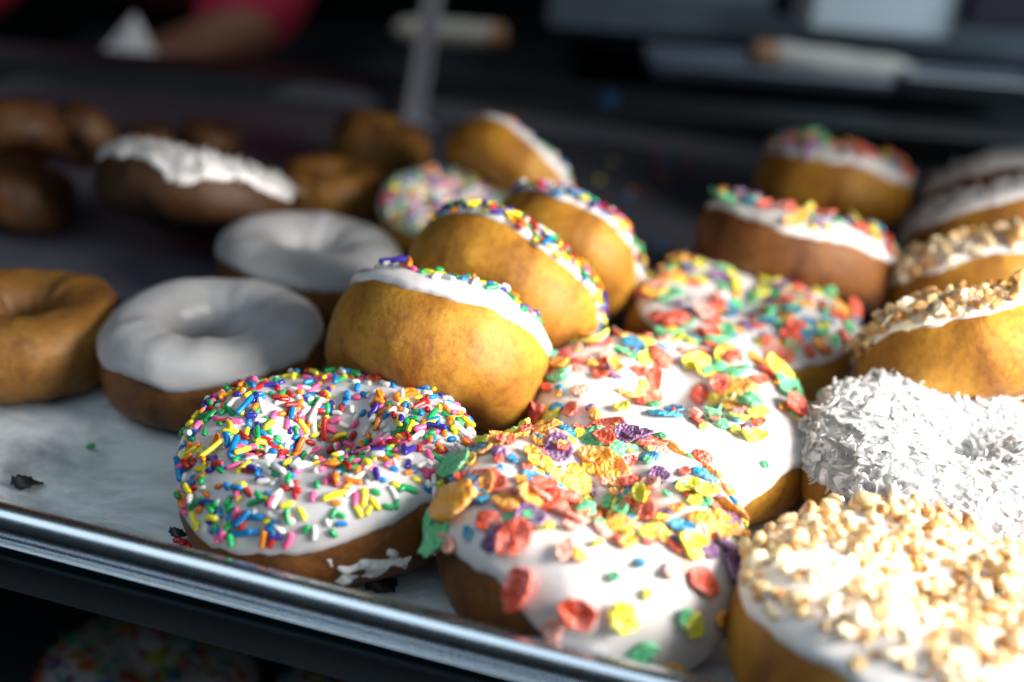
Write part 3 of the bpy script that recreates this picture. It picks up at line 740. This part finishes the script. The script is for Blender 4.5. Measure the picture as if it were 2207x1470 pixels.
wrapped('short loaf in white paper with tan end, behind the metal post', 845, 62, 1095, 78, 1.05, .014, 1)
bm = bmesh.new(); bmesh.ops.create_cone(bm, cap_ends=True, segments=24, radius1=.007, radius2=.007, depth=.01)
bcap = obj('bottle_cap', bm, plain('blue_plastic', (0.01, 0.10, 0.28), .4), smooth=False); bcap.location = at_depth(1312, 212, .86)
tag(bevel_mod(bcap, .002), 'small blue bottle cap in the dark behind the pan', 'bottle cap')

# ------------------------------------------------------------------ person behind the counter
SKIN = plain('brown_skin', (0.20, 0.09, 0.055), .5, 20, .15); RED = plain('red_cloth', (0.34, 0.009, 0.04), .8, 25, .3)
def skin_body(name, verts, edges, radii, mt, root_i=0, parent=None, sub=2):
    me = bpy.data.meshes.new(name); me.from_pydata([tuple(v) for v in verts], edges, []); me.update()
    o = bpy.data.objects.new(name, me); link(o, parent)
    sk = o.modifiers.new('skin', 'SKIN')
    for i, r in enumerate(radii):
        me.skin_vertices[0].data[i].radius = (r, r) if not isinstance(r, tuple) else r
        me.skin_vertices[0].data[i].use_root = (i == root_i)
    s = o.modifiers.new('sub', 'SUBSURF'); s.levels = sub; s.render_levels = sub
    dg = bpy.context.evaluated_depsgraph_get(); em = bpy.data.meshes.new_from_object(o.evaluated_get(dg))
    bpy.data.objects.remove(o); em.materials.clear(); em.materials.append(mt)
    return obj(name, em, mt, parent)
YP = 1.42
def W(px, py, y):
    d = ray(px, py); return CAM + d * (y / d.y)
hr = W(385, 100, 1.10); hl = W(-190, 60, 1.15); 
cx = W(330, 0, YP).x
v = [(cx, YP + .1, -.05), (cx, YP + .08, .15), (cx, YP + .04, .40), (cx, YP, .50), (cx, YP - .03, .58), (cx, YP - .06, .68), (cx, YP - .07, .78)]
r = [(.15, .10), (.14, .10), (.16, .10), (.09, .08), (.055, .055), (.085, .09), (.07, .08)]
e = [(0, 1), (1, 2), (2, 3), (3, 4), (4, 5), (5, 6)]
def chain(pts_, rs, start):
    i = start
    for p, q in zip(pts_, rs):
        v.append(tuple(p)); r.append(q); e.append((i, len(v) - 1)); i = len(v) - 1
    return i
elb_r = W(570, 30, 1.20); elb_r.z = max(elb_r.z, .02)
wr = hr + Vector((.055, .03, .012))
iR = chain([(cx + .19, YP - .02, .46), elb_r, wr, hr], [.055, .042, .026, .030], 2)
elb_l = W(60, -160, 1.28); wl = hl + Vector((.03, .05, .03))
iL = chain([(cx - .19, YP - .02, .46), elb_l, wl, hl], [.055, .042, .026, .030], 2)
for base, h, sg in ((iR, hr, -1), (iL, hl, -1)):
    for k in range(4):
        d0 = Vector((sg * .035, -.012 + k * .012 - .02, -.012)); ln = (.9, 1.05, 1.0, .8)[k]
        chain([h + d0 * ln, h + d0 * ln * 1.5 + Vector((0, 0, -.012))], [.0085, .007], base)
    chain([h + Vector((.005, -.032, .002)), h + Vector((-.018, -.046, -.006))], [.010, .008], base)
person = empty('person', (cx, YP, FLOOR)); tag(person, 'blurred person in a red long sleeved top holding folded white paper', 'person')
bpy.context.view_layer.update()
def shift(ps): return [Vector(p) - Vector((cx, YP, FLOOR)) for p in ps]
skin_body('body', shift(v), e, r, SKIN, 0, person)
sv = [v[0], v[1], v[2], v[3]]; sr = [(.165, .115), (.155, .115), (.175, .115), (.10, .09)]; se = [(0, 1), (1, 2), (2, 3)]
for sx, el, wv in ((1, elb_r, wr), (-1, elb_l, wl)):
    n0 = len(sv); sv += [(cx + sx * .19, YP - .02, .46), el, Vector(wv).lerp(hr if sx > 0 else hl, .55)]; sr += [.070, .060, .038]; se += [(2, n0), (n0, n0 + 1), (n0 + 1, n0 + 2)]
skin_body('shirt', shift(sv), se, sr, RED, 0, person)
hv = [(cx, YP - .03, .73), (cx, YP - .04, .80)]
hair = skin_body('hair', shift(hv + [(cx, YP + .0, .68)]), [(0, 1), (0, 2)], [(.085, .085), (.06, .07), (.06, .05)], plain('black_hair', (.01, .008, .007), .5, 60), 0, person)
# folded white paper, a cone
a, b2, c2 = W(290, 28, 1.06), W(205, 128, 1.04), W(345, 128, 1.04)
bm = bmesh.new(); vv = [bm.verts.new(p) for p in (a, b2, (b2 + c2) / 2 + Vector((0, -.03, 0)), c2)]
bm.faces.new((vv[0], vv[1], vv[2])); bm.faces.new((vv[0], vv[2], vv[3])); 
fp = obj('folded_paper', bm, plain('white_paper', (.66, .66, .70), .6, 20, .08), smooth=False)
s_ = fp.modifiers.new('t', 'SOLIDIFY'); s_.thickness = .002
tag(fp, 'folded triangle of white paper held below the red sleeve', 'paper')
